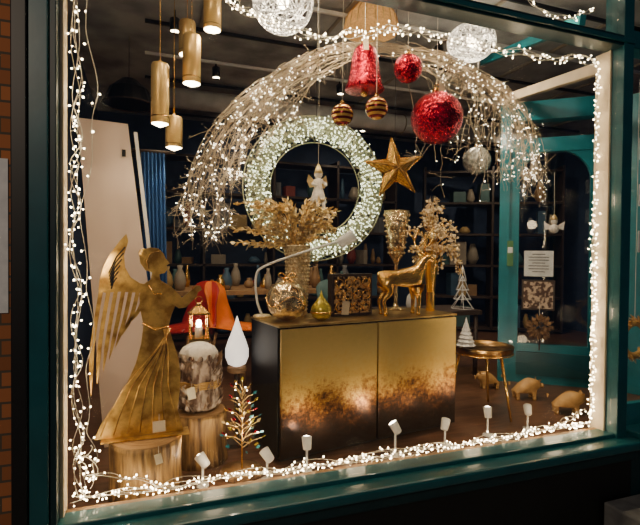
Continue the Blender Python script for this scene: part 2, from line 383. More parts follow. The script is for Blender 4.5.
# ------------------------------------------------------------ lantern held by angel
ln=empty('candle_lantern',(.243,2.33,1.14))
B=MB(); w=.038
B.box((0,0,.006),(.095,.095,.012),GOLD); B.box((0,0,.125),(.095,.095,.008),GOLD)
for x in (-w,w):
    for y in (-w,w): B.cyl((x,y,.01),(x,y,.125),.004,GOLD,6)
for s in (-1,1):
    B.cyl((-w,s*w,.07),(w,s*w,.07),.0018,GOLD,5); B.cyl((s*w,-w,.07),(s*w,w,.07),.0018,GOLD,5)
B.lathe([(.062,.128),(.03,.155),(.018,.16),(.016,.17),(.004,.175)],(0,0,0),GOLD,4,Matrix.Rotation(math.pi/4,3,'Z'),False)
B.tube([(.016*math.cos(a),0,.188+.016*math.sin(a)) for a in [i*math.pi/6 for i in range(12)]],.002,GOLD,5,closed=True)
B.cyl((0,0,.012),(0,0,.06),.018,WHITEG,12); B.ball((0,0,.075),.013,SPOTB,8,(1,1,1.6))
B.obj('cage',parent=ln)
light('POINT','candle_light',(0,0,.105),.9,(1,.7,.4),ln,shadow_soft_size=.01)

# ------------------------------------------------------------ frosted bark jar
B=MB()
B.lathe([(.07,0),(.092,.015),(.105,.06),(.110,.13),(.106,.20),(.094,.25),(.085,.275)],(0,0,0),FROSTB,26,wob=.06)
B.lathe([(.085,.27),(.100,.285),(.098,.305),(.082,.33),(.05,.35),(.02,.358),(.001,.36)],(0,0,0),SNOW,22,wob=.06)
for i in range(150):
    a=rnd(0,6.28); z=rnd(.0,.26); B.leaf((.100*math.cos(a),.100*math.sin(a),z),(math.cos(a)*.35,math.sin(a)*.35,rnd(.5,1)),.06,.013,random.choice([FROSTB,FROSTB,BARK,FROSTB]))
for k in range(4): B.tube([(.112*math.cos(a*.3),.112*math.sin(a*.3),.13+.010*k+.004*math.sin(a*2)) for a in range(21)],.005,STRAW,5,closed=True)
for k in range(12):
    a=k*.52; B.ball((.085*math.cos(a),.085*math.sin(a),.285),.02,FROSTB,8)
B.tag((-.05,-.125,.12),w=.04,h=.06); B.obj('frosted_bark_jar',(.275,2.62,F+.268))

# ------------------------------------------------------------ glowing teardrop on plinth
B=MB(); B.box((0,0,.012),(.11,.11,.024),DARKW); B.cyl((0,0,.02),(0,0,.42),.014,DARKW,12); B.lathe([(.05,.42),(.055,.43),(.055,.445),(.05,.452)],(0,0,0),WOODL,20)
B.obj('display_pedestal',(.50,2.74,F))
td=empty('teardrop_lamp',(.50,2.74,F+.453))
B=MB(); B.lathe([(.02,0),(.05,.015),(.066,.055),(.066,.10),(.050,.15),(.030,.20),(.013,.25),(.001,.29)],(0,0,0),DROPG,24); B.obj('shade',parent=td)

# ------------------------------------------------------------ wire fairy tree
B=MB(); B.lathe([(.105,0),(.11,.01),(.105,.025)],(0,0,0),BARK,24,wob=.04); B.lathe([(.1,.0255),(.001,.026)],(0,0,0),WOODTOP,24)
B.cyl((0,0,.02),(0,0,.44),.005,GOLDA,6,.002)
random.seed(3)
for i in range(34):
    z=.13+.30*i/34; L=.085*(1-(z-.1)/.42)+.02; a=i*2.4
    e=Vector((L*math.cos(a),L*math.sin(a),z+.04)); B.tube([(0,0,z),(e.x*.5,e.y*.5,z+.03),e],.0022,GLEAF,4)
    if i%2: 
        p=Vector((0,0,z)).lerp(e,rnd(.5,1)); B.oct(p+Vector((rnd(-.01,.01),0,.006)),.0040,LEDS)
    for k in range(2): B.leaf(e*(.7+.3*k),(e.x,e.y,.05),.03,.009,random.choice([GLEAF,TEALB,GOLD,OLIVE,RED]))
B.obj('wire_fairy_tree',(.46,2.365,F))

# ------------------------------------------------------------ mini spotlights
SP=[(.26,2.29,-.1,.16),(.56,2.25,.1,.16),(.774,2.285,.05,.18),(1.292,2.307,-.15,.19),(1.632,2.335,.25,.16),(1.97,2.38,.0,.18),(2.283,2.385,.1,.16)]
TG=[(-.1,2.6,1.1),(.3,2.65,1.0),(.85,2.7,1.7),(.9,2.6,1.4),(2.0,2.6,1.2),(2.1,2.7,1.7),(2.9,3.2,1.3)]
for (x,y,t,h),tg in zip(SP,TG):
    e=empty('mini_spotlight',(x,y,F)); B=MB()
    B.lathe([(.028,0),(.03,.004),(.028,.012),(.006,.014),(.006,h-.05)],(0,0,0),WHITEG,16)
    dv=(Vector(tg)-Vector((x,y,F+h))).normalized(); 
    R=dv.to_track_quat('Z','Y').to_matrix(); c=Vector((0,0,h-.035))
    B.lathe([(.014,-.035),(.021,-.03),(.024,0),(.026,.03),(.023,.032),(.021,.028)],c,WHITEG,18,R)
    B.lathe([(.0245,.030),(.001,.036)],c,SPOTB,16,R); B.obj('fitting',parent=e)
    l=light('SPOT','spot_lamp',c+dv*.05,4.2,(1,.82,.56),e,shadow_soft_size=.015,spot_size=1.5,spot_blend=.8); aim(l,dv)

# ------------------------------------------------------------ items on sideboard
B=MB(); B.ball((0,0,.112),.112,CRYST,28); B.lathe([(.02,.215),(.022,.235),(.015,.24)],(0,0,0),GOLD,14)
for s in (-1,1):
    B.tube(catmull([(0,0,.238),(s*.03,0,.262),(s*.05,-.01,.25),(s*.03,-.01,.236),(0,0,.238)],5),.004,GOLD,6)
    B.tube(catmull([(0,0,.238),(s*.03,-.03,.215),(s*.045,-.06,.17)],5),.004,GOLD,6)
B.tube([(.113*math.cos(a*.3),.113*math.sin(a*.3),.112+.03*math.sin(a*.9)) for a in range(21)],.002,GOLD,5,closed=True)
B.obj('glass_bauble',(.735,2.535,T))
B=MB(); B.lathe([(.02,0),(.048,.015),(.060,.045),(.055,.075),(.032,.105),(.012,.13),(.005,.15),(.001,.165)],(0,0,0),OLIVE,24); B.lathe([(.061,.04),(.063,.045),(.061,.05)],(0,0,0),GOLD,24); B.obj('teardrop_ornament',(.925,2.50,T))
ve=empty('foliage_vase',(.85,2.71,T))
B=MB(); B.lathe([(.055,0),(.056,.01),(.066,.2),(.078,.41),(.082,.415),(.078,.42),(.07,.41),(.055,.05),(.001,.04)],(0,0,0),SILV,30)
for k in range(24):
    for j in range(18):
        a=2*math.pi*(k+.5*(j%2))/24; z=.02+j*.0215; r=.056+.022*z/.41; B.oct((r*math.cos(a),r*math.sin(a),z),.006,SILV)
B.obj('vase',parent=ve)
B=MB(); random.seed(11)
for i in range(66):
    a=rnd(0,6.28); s=rnd(.10,.37); h=rnd(.0,.25); 
    tip=Vector((s*math.cos(a)*(1.0 if math.cos(a)<0 else .88),s*.26*math.sin(a),.41+h+ (.05 if abs(math.cos(a))<.5 else 0)))
    P=catmull([(0,0,.3),(tip.x*.25,tip.y*.3,.41+h*.6),(tip.x*.6,tip.y*.6,.41+h*1.0),tip],5)
    B.tube(P,.0022,GLEAF,4)
    for j in range(7,len(P)):
        for s2 in (0,1):
            dd=(P[j]-P[j-1]).normalized(); side=Vector((rnd(-1,1),rnd(-1,1),rnd(-1,1))); B.leaf(P[j],dd+side*.9,rnd(.03,.05),.011,random.choice([GLEAF,GLEAF,SILV,SILV]))
B.obj('foliage',parent=ve)
B=MB(); B.lathe([(.05,0),(.052,.008),(.045,.014),(.008,.018)],(0,0,0),SILV,24)
B.tube(catmull([(0,0,.01),(-.03,0,.10),(-.035,0,.24),(.02,-.02,.30),(.22,-.12,.38),(.40,-.18,.44)],6),.007,WHITEG,8)
c=Vector((.45,-.19,.455)); R=Vector((.75,-.2,.5)).to_track_quat('Z','Y').to_matrix()
B.lathe([(.018,-.06),(.030,-.055),(.036,.04),(.038,.045),(.034,.042)],c,WHITEG,20,R); B.lathe([(.033,.04),(.001,.0405)],c,LAMPD,16,R)
B.obj('desk_lamp',(.64,2.72,T))
B=MB(); B.box((0,0,.125),(.285,.05,.25),DARKW); B.box((0,-.026,.125),(.255,.008,.22),PICT)
for i in range(4):
    for j in range(3):
        B.tube([(-.095+i*.063+.026*math.cos(a),-.032,.055+j*.07+.026*math.sin(a)) for a in [k*math.pi/5 for k in range(10)]],.004,GOLD,5,closed=True)
B.tag((-.06,-.045,.05),w=.05,h=.08); B.obj('carved_picture_block',(1.17,2.66,T),ca)
B=MB(); B.lathe([(.06,0),(.062,.008),(.02,.02),(.012,.06),(.012,.30),(.02,.32),(.045,.36),(.062,.44),(.075,.55),(.086,.66),(.083,.66),(.06,.45),(.001,.36)],(0,0,0),CRYST,28)
for k in range(14):
    a=2*math.pi*k/14
    for j in range(8):
        z=.38+j*.036; r=.048+.038*(z-.36)/.3+.004; B.oct((r*math.cos(a+.2*(j%2)),r*math.sin(a+.2*(j%2)),z),.009,SILV)
B.obj('goblet_vase',(1.585,2.845,T))
ve=empty('flower_vase',(1.78,2.73,T))
B=MB(); B.lathe([(.028,0),(.030,.01),(.027,.12),(.033,.24),(.050,.33),(.053,.335),(.046,.325),(.025,.1),(.001,.08)],(0,0,0),GOLD,26); B.obj('vase',parent=ve)
B=MB(); random.seed(5)
for i in range(60):
    a=rnd(0,6.28); s=rnd(.05,.30); h=rnd(-.12,.30)+(.08 if s<.12 else 0)
    cxs=math.cos(a); tip=Vector((s*cxs*(1.0 if cxs>0 else .7)+.04,s*.4*math.sin(a)+.04,.34+h))
    P=catmull([(0,0,.2),(tip.x*.2,tip.y*.3,.36+max(h,0)*.5),(tip.x*.7,tip.y*.7,.37+max(h,0.05)*.95),tip],5); B.tube(P,.0018,GOLDA,4)
    for j in range(7,len(P)):
        B.ball(P[j]+Vector((rnd(-.018,.018),rnd(-.018,.018),rnd(-.012,.018))),rnd(.005,.011),BLOSS,6)
        if j%2: B.leaf(P[j],(rnd(-1,1),rnd(-1,1),rnd(-.5,1)),.04,.010,random.choice([GLEAF,BLOSS]))
B.obj('dried_flowers',parent=ve)

# golden reindeer
de=empty('reindeer_figurine',(1.50,2.60,T),math.radians(-6))
V=[(-.125,0,.235),(-.03,0,.225),(.065,0,.232),(.108,0,.275),(.132,0,.325),(.155,0,.355),(.212,0,.332),(-.172,0,.262)]
E=[(0,1),(1,2),(2,3),(3,4),(4,5),(5,6),(0,7)]; Rr=[.056,.056,.064,.044,.030,.031,.015,.011]
for s in (-1,1):
    o=len(V); V+=[(-.125,s*.040,.185),(-.095,s*.040,.145),(-.145,s*.040,.09),(-.13,s*.040,.01)]; E+=[(0,o),(o,o+1),(o+1,o+2),(o+2,o+3)]; Rr+=[.040,.025,.013,.011]
    o=len(V); V+=[(.075,s*.040,.18),(.085,s*.040,.10),(.082,s*.040,.01)]; E+=[(2,o),(o,o+1),(o+1,o+2)]; Rr+=[.033,.015,.011]
skin('body',V,E,Rr,GOLD,de)
B=MB()
for s in (-1,1):
    B.tube(catmull([(.145,s*.012,.37),(.115,s*.05,.41),(.11,s*.085,.46),(.15,s*.10,.53)],5),.006,GOLD,6)
    B.tube(catmull([(.115,s*.05,.41),(.16,s*.055,.45),(.175,s*.055,.50)],4),.005,GOLD,5)
    B.tube([(.11,s*.08,.455),(.075,s*.09,.51)],.0045,GOLD,5)
    B.leaf((.138,s*.02,.365),(-.3,s*1,.35),.055,.016,GOLD)
    B.ball((.172,s*.024,.358),.004,BLACK,8)
    for x in (-.13,.082): B.lathe([(.014,0),(.012,.02)],(x,s*.040,0),GOLD,8)
B.ball((.226,0,.330),.008,BRONZE,8)
B.obj('antlers',parent=de)

# ------------------------------------------------------------ LED wreath ring
rg=empty('led_wreath',(1.062,2.99,1.985),math.radians(-6))
B=MB(); random.seed(21)
R0=.39; HW=.088
for k in range(46):
    ph=rnd(0,6.28); tw=random.choice([-1,1])*rnd(5,16); rr=rnd(.35,1.0); P=[]
    for i in range(90):
        a=2*math.pi*i/90; p=ph+round(tw)*a; rad=R0+HW*rr*math.cos(p); P.append((rad*math.cos(a),.04*rr*math.sin(p),rad*math.sin(a)))
    B.tube(P,.0018,RINGW,3,closed=True)
    for i in range(37):
        j=random.randrange(90); p=Vector(P[j])+Vector((rnd(-.006,.006),-.004,rnd(-.006,.006))); B.oct(p,rnd(.0034,.0056),LEDG)
for rr in (R0-HW,R0+HW,R0):
    B.tube([(rr*math.cos(a*math.pi/32),.02,rr*math.sin(a*math.pi/32)) for a in range(64)],.004,RINGW,6,closed=True)
B.cyl((0,0,R0+.08),(0,0,1.31),.0015,BLACKM,4)
B.obj('ring',parent=rg)
light('POINT','ring_glow',(0,-.05,.39),.6,(.95,1,.75),rg,shadow_soft_size=.05)
light('POINT','ring_glow',(0,-.05,-.39),.6,(.95,1,.75),rg,shadow_soft_size=.05)

# hanging fairy ornament
B=MB()
B.lathe([(.05,-.10),(.055,-.095),(.036,-.03),(.022,.02),(.032,.05),(.010,.062)],(0,0,0),SNOW,16); B.ball((0,0,.085),.028,SNOW,14); B.lathe([(.030,.09),(.022,.115),(.006,.15),(.001,.155)],(0,0,0),GLEAF,12)
for s in (-1,1):
    B.tube(catmull([(s*.02,0,.045),(s*.045,-.02,.02),(s*.03,-.045,.01)],4),.009,SNOW,6)
    B.prism([(s*.01,.04),(s*.06,.085),(s*.07,.04),(s*.05,0),(s*.012,.01)],.022,.003,GLEAF)
    B.tube(catmull([(s*.015,-.01,-.09),(s*.02,-.04,-.10),(s*.022,-.045,-.145)],4),.011,SNOW,6); B.ball((s*.022,-.055,-.15),.016,GLEAF,8)
B.cyl((0,0,.15),(0,0,1.35),.0012,WIRE,4)
B.obj('hanging_fairy_ornament',(1.045,2.90,1.975))

# star: ribbed, faceted
B=MB(); pts=[]
for i in range(10):
    r=.205 if i%2==0 else .078; a=math.pi/2+i*math.pi/5+.12; pts.append((r*math.cos(a),0,r*math.sin(a)))
vs=pts+[(0,-.075,0),(0,.075,0)]; fs=[]
for i in range(10): fs+= [(i,(i+1)%10,10),((i+1)%10,i,11)]
B.add(vs,fs,GOLDA)
ap=Vector((0,-.078,0))
for i in range(10):
    a_,b_=Vector(pts[i]),Vector(pts[(i+1)%10])
    B.tube([a_,b_],.005,GOLD,5); B.tube([a_,ap],.0035,BRONZE,5)
    for k in range(1,5):
        t=k/5; B.tube([a_.lerp(ap,t),b_.lerp(ap,t)],.002,GOLD if k%2 else BRONZE,4)
B.cyl((0,0,.18),(0,0,1.18),.0015,BLACKM,4)
B.obj('hanging_star',(1.54,2.80,2.115),math.radians(-12))

# red ornaments
def hang(B,z0,ztop,m=WIRE): B.cyl((0,0,z0),(0,0,ztop),.0015,m,4)
def bauble(name,loc,r,m,cap=GOLD,tag=False):
    B=MB(); B.ball((0,0,0),r,m,28); B.lathe([(r*.2,r*.96),(r*.2,r*1.12),(r*.12,r*1.15)],(0,0,0),cap,12)
    B.tube([(r*.1*math.cos(a),0,r*1.22+r*.1*math.sin(a)) for a in [i*math.pi/5 for i in range(10)]],.002,cap,5,closed=True)
    hang(B,r*1.3,3.295-loc[2])
    if tag: B.tag((.01,-.03,r*1.1),w=.035,h=.06)
    B.obj(name,loc)
bauble('red_bauble',(1.34,2.30,2.56),.077,RED)
bauble('red_bauble',(1.512,2.28,2.305),.142,RED,tag=True)
bauble('striped_bauble',(.905,2.175,2.23),.054,STRIPE)
bauble('striped_bauble',(1.09,2.175,2.283),.057,STRIPE)
GLB=mat('frosted_sphere',(.6,.6,.55),.4,.2,(.22,.22,.2),40,bump=.6)
bauble('glass_sphere_ornament',(2.268,2.9,2.24),.10,GLB)
B=MB(); B.lathe([(.102,-.13),(.107,-.125),(.093,-.093),(.078,-.028),(.072,.04),(.058,.085),(.03,.112),(.012,.117)],(0,0,0),RED,30); B.ball((0,0,-.14),.022,GOLD,10); B.lathe([(.02,.112),(.02,.132),(.01,.137)],(0,0,0),GOLD,10); B.tag((-.03,-.075,.085),w=.03,h=.06)
hang(B,.13,3.295-2.555); B.obj('red_bell_ornament',(1.103,2.345,2.555))

# ------------------------------------------------------------ willow arch
random.seed(31)
s_=2.525/2.5
AP=catmull([((x*s_),0,1.55+(z-1.55)*s_) for x,z in ((.17,1.66),(.23,1.93),(.40,2.26),(.75,2.57),(1.19,2.75),(1.70,2.75),(2.14,2.62),(2.40,2.38),(2.50,2.0))],20)
NA=len(AP)-1
def am(t): 
    f=max(0,min(.9999,t))*NA; i=int(f); return AP[i].lerp(AP[i+1],f-i)
ar=empty('lit_willow_garland',(0,2.53,0))
B=MB(); BL=MB()
for i in range(124):
    left=i%2==0; t0=rnd(.34,.60) if left else rnd(.46,.68); off=rnd(-.15,1); yo=rnd(-.03,.03); ph=rnd(0,6)
    t1=rnd(.02,.38) if left else 1-rnd(.03,.44)
    P=[]; n=16; wv=rnd(.008,.035)
    for k in range(n+1):
        s=k/n; t=t0+(t1-t0)*s; p=am(t); tn=am(min(t+.01,1))-am(max(t-.01,0)); tn.normalize(); nrm=Vector((tn.z,0,-tn.x))
        P.append(p+nrm*((.23 if left else .18)*off*s**.8+wv*math.sin(ph+s*8))+Vector((rnd(-.008,.008),yo*s,rnd(-.008,.008))))
    e=P[-1]; prev=P[-1]-P[-2]; prev.normalize()
    low=(1.60+max(0,(e.x-.20))*1.45+rnd(0,.2) if left else rnd(1.84,2.08)); L=max(.08,min(.8 if left else .95,(e.z-low)))*rnd(.55,1.05); c=e.copy(); dv=prev; nk=12 if left else 16
    for k in range(nk):
        dv=(dv*.6+Vector((rnd(-.40,.42),rnd(-.05,.05),-.45))).normalized(); c=c+dv*L/nk; P.append(c.copy())
    B.tube(P,[.0021-.0011*j/len(P) for j in range(len(P))],TWIG,3)
    for k in range(11):
        j=random.randrange(4,len(P)); p=P[j]; d2=Vector((rnd(-.8,.8),rnd(-.1,.1),-rnd(-.3,1))).normalized(); ln_=rnd(.03,.10); B.tube([p,p+d2*ln_*.5,p+d2*ln_+Vector((rnd(-.015,.015),0,-.01))],.0009,TWIG,3)
        B.oct(p+d2*ln_,.0028,TWIG)
    for k in range(6):
        j=random.randrange(3,len(P)); BL.oct(P[j]+Vector((rnd(-.012,.012),-.006,rnd(-.012,.012))),rnd(.0024,.0038),LEDS)
for x in (.9,1.9): 
    p=min(AP,key=lambda q:abs(q.x-x)); B.cyl(p,(x,0,3.295),.0015,WIRE,4)
B.tube([p+Vector((0,0,.006*math.sin(p.x*9))) for p in AP[40:-36]],.004,TWIG,5)
B.obj('twigs',parent=ar,fix=False); BL.obj('lights',parent=ar,fix=False)
for x,z in ((.45,2.15),(1.25,2.7),(2.25,2.2)): light('POINT','garland_glow',(x,-.16,z),1.0,(1,.80,.54),ar,shadow_soft_size=.06)

# ------------------------------------------------------------ pendants
for x,y,z0,z1,r in ((.076,2.7,2.235,2.55,.046),(.24,2.72,2.475,2.735,.049),(.347,2.7,2.775,2.96,.048),(.167,3.06,2.19,2.375,.05),(.24,3.02,2.745,2.945,.05)):
    e=empty('pendant_lamp',(x,y,z0)); B=MB(); h=z1-z0
    B.lathe([(r,0),(r,h-.012),(r*.9,h),(.012,h+.003),(.006,h+.02)],(0,0,0),GOLDP,26); B.lathe([(r*1.02,h*.10),(r*1.02,h*.12)],(0,0,0),BRONZE,26)
    B.lathe([(r*.93,-.001),(.001,-.02)],(0,0,0),LAMPD,22); B.cyl((0,0,h),(0,0,3.295-z0),.0022,GOLD,6); B.lathe([(.04,3.27-z0),(.04,3.297-z0)],(0,0,0),GOLD,16)
    B.obj('shade',parent=e)
    l=light('SPOT','pendant_light',(0,0,-.03),6,(1,.78,.5),e,shadow_soft_size=.03,spot_size=2.6,spot_blend=.7)
def globe(name,loc,r,sq=1):
    e=empty(name,loc); B=MB(); random.seed(5)
    for k in range(44):
        ax=Vector((rnd(-1,1),rnd(-1,1),rnd(-1,1))).normalized(); a=ax.orthogonal().normalized(); b=ax.cross(a); o=rnd(-.85,.85); rr=math.sqrt(1-o*o); P=[]
        for t in range(32):
            v=ax*o+(a*math.cos(t*math.pi/16)+b*math.sin(t*math.pi/16))*rr; P.append(Vector((v.x,v.y,v.z*sq))*r)
        B.tube(P,.0028,GLOBE,4,closed=True)
    B.ball((0,0,0),.035,LAMPD,12); B.cyl((0,0,.03),(0,0,3.297-loc[2]),.003,WIRE,6)
    B.obj('shade',parent=e); light('POINT','globe_light',(0,0,-.06),9,(1,.85,.65),e,shadow_soft_size=.05)
globe('lace_globe_pendant',(.72,2.6,2.945),.168)
globe('lace_globe_pendant',(2.13,2.8,3.03),.165,.75)
B=MB(); B.lathe([(.19,0),(.195,.01),(.17,.10),(.11,.17),(.03,.19)],(0,0,0),SHADE,28)
for k in range(20):
    a=k*math.pi/10; B.tube([(.193*math.cos(a),.193*math.sin(a),.005),(.174*math.cos(a),.174*math.sin(a),.10),(.114*math.cos(a),.114*math.sin(a),.172)],.003,STRAW,4)
B.obj('wicker_pendant_shade',(1.48,3.05,3.10))
B=MB(); B.lathe([(.20,0),(.15,.12),(.06,.2)],(0,0,0),BLACKM,18,sm=False); B.cyl((0,0,.2),(0,0,.55),.003,BLACKM,5)
for k in range(6): B.tube([((.2-.022*k)*math.cos(a*.35),(.2-.022*k)*math.sin(a*.35),.03*k) for a in range(18)],.006,DARKW,4,closed=True)
B.obj('black_basket_pendant',(-.12,4.2,2.745))

# ------------------------------------------------------------ fairy lights round the window
fl=empty('fairy_lights')
def strand(name,path,nb,spread,wires=3,seed=1,r=.0040,m=LED):
    random.seed(seed); B=MB()
    C=catmull(path,24)
    for w in range(wires):
        P=[]; ph=[rnd(0,6) for _ in range(6)]
        for i,p in enumerate(C):
            P.append(p+Vector([spread[a]*(.6*math.sin(i*(.21+.1*w)+ph[a])+.4*math.sin(i*.53+ph[a+3])) for a in range(3)]))
        B.tube(P,.0016,WIRE,4)
        for k in range(nb):
            f=(k+rnd(0,.8))/nb*(len(P)-1); i=min(int(f),len(P)-2); p=P[i].lerp(P[i+1],f-i); d=Vector((rnd(-1,1),rnd(-.6,.6),rnd(-1,1))).normalized()*.012
            B.tube([p,p+d],.0014,WIRE,3); c=p+d*1.3
            B.ball(c,r*rnd(.7,1.15),m,6)
    B.obj(name,parent=fl,fix=False)
strand('left_strand',[(-.24,2.11,.58),(-.25,2.11,1.1),(-.255,2.11,1.7),(-.25,2.11,2.2),(-.255,2.11,3.0)],42,(.022,.012,.03),4,1)
strand('left_loose',[(-.20,2.13,.60),(-.20,2.13,.9),(-.22,2.13,1.5),(-.20,2.14,2.2),(-.22,2.13,2.9)],24,(.025,.01,.03),1,2)
strand('bottom_strand',[(-.25,2.15,.55),(.5,2.15,.535),(1.2,2.15,.53),(1.9,2.15,.53),(2.5,2.14,.55)],88,(.03,.018,.012),4,3)
strand('bottom_loops',[(-.24,2.13,.75),(-.15,2.15,.62),(.2,2.16,.55),(.8,2.17,.54),(1.5,2.17,.54),(2.2,2.17,.54),(2.48,2.15,.62)],55,(.04,.02,.022),2,4)
strand('right_strand',[(2.51,2.12,.58),(2.515,2.12,1.1),(2.505,2.12,1.7),(2.515,2.12,2.68)],55,(.014,.012,.03),4,5,.0044)
strand('top_strand',[(.25,2.12,2.70),(.485,2.12,2.60),(.82,2.12,2.57),(1.19,2.12,2.67),(1.8,2.12,2.66),(2.5,2.12,2.70)],62,(.028,.012,.025),4,6)
strand('top_left_strand',[(-.2,2.2,2.62),(-.05,2.2,2.72),(.1,2.2,2.68),(.25,2.15,2.70)],18,(.02,.012,.02),1,7)
strand('transom_strand',[(1.4,2.14,2.93),(1.8,2.14,3.05),(2.2,2.14,2.92),(2.5,2.14,3.0)],26,(.02,.012,.02),2,8)
for x,y,z,e in ((-.19,2.22,.9,1.2),(-.19,2.22,1.5,1.8),(-.19,2.22,2.2,1.4),(.3,2.2,.60,.7),(1.0,2.18,.58,.5),(1.7,2.18,.58,.5),(2.3,2.2,.60,.8),(2.40,2.2,1.2,1.2),(2.40,2.2,1.9,1.2),(1.0,2.2,2.6,1.4),(2.0,2.2,2.6,1.4)):
    light('POINT','string_glow',(x,y,z),e,(1,.76,.46),fl,shadow_soft_size=.05)

# ------------------------------------------------------------ leaning board + curtain
B=MB(); B.prism([(-.345,1.835),(-.09,1.825),(.13,0),(-.21,0)],0,.03,BOARDM); B.box((-.11,-.016,1.66),(.02,.004,.04),BLACK)
B.obj('leaning_board',(0,2.95,F))
B=MB(); B.prism([(-.06,1.80),(-.04,1.80),(.16,0),(.14,0)],.03,.05,WHITEG); B.obj('leaning_plank',(0,3.0,F))
B=MB(); n=30; vs=[];fs=[]
for j in range(7):
    for i in range(n+1):
        x=-.05+.14*i/n+.035*(6-j)/6; vs.append((x,.02*math.sin(i*1.3),j*1.72/6))
for j in range(6):
    for i in range(n): a=j*(n+1)+i; fs.append((a,a+1,a+n+2,a+n+1))
B.add(vs,fs,BLUE,True); B.cyl((-.1,0,1.73),(.15,0,1.73),.008,DARKW,8); B.obj('blue_curtain',(.03,3.17,F))

# ------------------------------------------------------------ stool table, trees, pigs
B=MB(); H=.47
B.lathe([(.19,H-.045),(.205,H-.04),(.21,H-.005),(.212,H),(.205,H),(.20,H-.015),(.001,H-.016)],(0,0,0),BRONZE,36)
for a in (math.radians(-80),math.radians(40),math.radians(165)):
    B.cyl((.16*math.cos(a),.16*math.sin(a),H-.04),(.25*math.cos(a),.25*math.sin(a),0.002),.011,GOLD,10,.008)
B.tube([(.205*math.cos(t*.2),.205*math.sin(t*.2),H-.048) for t in range(31)],.006,GOLD,6)
B.obj('side_table',(2.235,2.77,F))
B=MB(); 
prof=[]
for k in range(7):
    r0=.068*(1-k/7.2); z=.015+k*.026; prof+=[(r0*1.0,z),(r0*.66,z+.022)]
B.lathe([(.02,0),(.02,.015)]+prof+[(.004,.20),(.001,.212)],(0,0,0),WHITE,10,sm=False); B.obj('ceramic_tree',(2.12,2.80,F+H-.014))
def pig(loc,rz,s=1):
    e=empty('wooden_pig',loc,rz); e.scale=(s,s,s)
    V=[(-.06,0,.09),(0,0,.092),(.05,0,.093),(.085,0,.095),(.108,0,.088)]; E=[(0,1),(1,2),(2,3),(3,4)]; Rr=[.048,.054,.050,.036,.019]
    for x in (0,2):
        for t in (-1,1):
            o=len(V); bx=V[x][0]; V+=[(bx,t*.03,.05),(bx+.004,t*.032,.012)]; E+=[(x,o),(o,o+1)]; Rr+=[.018,.012]
    skin('body',V,E,Rr,PIGM,e)
    B=MB(); B.lathe([(.016,0),(.017,.01)],(.112,0,.087),PIGM,12,Matrix.Rotation(math.pi/2,3,'Y'))
    for t in (-1,1):
        B.leaf((.08,t*.018,.118),(.3,t*.6,.5),.035,.012,PIGM); B.ball((.1,t*.018,.103),.004,BLACK,8)
        for x in (-.056,.054): B.lathe([(.014,0),(.012,.02)],(x,t*.032,0),PIGM,8)
    B.tube([(-.10-.004*i*.3,.01*math.cos(i*1.2),.10+.01*math.sin(i*1.2)) for i in range(8)],.0035,PIGM,5); B.obj('details',parent=e)
pig((2.78,2.55,F),math.radians(-35),1.15); pig((2.76,2.92,F),math.radians(-20),1.15); pig((2.70,3.25,F),math.radians(160))

def table(name,loc,w,d,h,m=DARKW):
    B=MB(); B.box((0,0,h-.02),(w,d,.04),m)
    for x in (-1,1):
        for y in (-1,1): B.cyl((x*(w/2-.04),y*(d/2-.04),0),(x*(w/2-.04),y*(d/2-.04),h-.03),.02,m,8)
    B.obj(name,loc)
table('display_table',(2.45,3.85,F),.9,.5,.60,DARKW)
B=MB()
for k in range(4):
    r=.11*(1-k*.22); z=k*.085
    for s in range(6):
        a=s*math.pi/3; b=(s+1)*math.pi/3; B.tube([(r*math.cos(a),r*math.sin(a),z+.01),(r*math.cos(b),r*math.sin(b),z+.01)],.003,WHITE,5); B.tube([(r*math.cos(a),r*math.sin(a),z+.01),(0,0,z+.15)],.003,WHITE,5)
B.obj('geometric_tree',(2.77,3.72,F+.601))
B=MB(); B.lathe([(.05,0),(.07,.05),(.06,.12),(.03,.16),(.035,.18)],(0,0,0),WHITEG,18); B.obj('ceramic_vase',(2.3,3.8,F+.601))
table('dining_table',(1.1,5.05,F),2.2,.9,.74,WOODL)
random.seed(9)
B=MB()
for i in range(34):
    x=rnd(-1.0,1.0); y=rnd(-.35,.35); h=rnd(.08,.25); r=rnd(.03,.06); m=random.choice(STK+[GOLD]); B.lathe([(r*.6,0),(r,h*.3),(r*.8,h*.6),(r*.35,h*.85),(r*.45,h)],(x,y,0),m,12)
B.obj('tableware_collection',(1.1,5.05,F+.742))
def chair(name,loc,rz,m,sc=1):
    B=MB(); vs=[];fs=[];n=8
    prof=[(-.02,.47),(.0,.44),(-.2,.43),(-.4,.44),(-.46,.50),(-.50,.65),(-.54,.85)]
    for j,(y,z) in enumerate(prof):
        for i in range(n+1):
            t=i/n*2-1; w=.21-.04*(j>4); vs.append((t*w,-y-.25+(0 if j<4 else -.05*t*t),z+(.03*t*t if j<4 else 0)-(.07*abs(t)**3 if j==6 else 0)))
    for j in range(len(prof)-1):
        for i in range(n): a=j*(n+1)+i; fs.append((a,a+1,a+n+2,a+n+1))
    B.add(vs,fs,m,True)
    for x in (-1,1):
        for y in (-1,1): B.cyl((x*.14,y*.13,.42),(x*.2,y*.2,0),.014,WOODL,8)
    o=B.obj(name,loc,rz); o.scale=(sc,sc,1); s=o.modifiers.new('s','SOLIDIFY'); s.thickness=.01
chair('dining_chair',(.76,4.18,F),math.radians(50),ORANGE,.95)
chair('dining_chair',(.34,4.22,F),math.radians(-50),REDP,.95)
chair('dining_chair',(1.75,4.15,F),math.radians(5),STK[6])
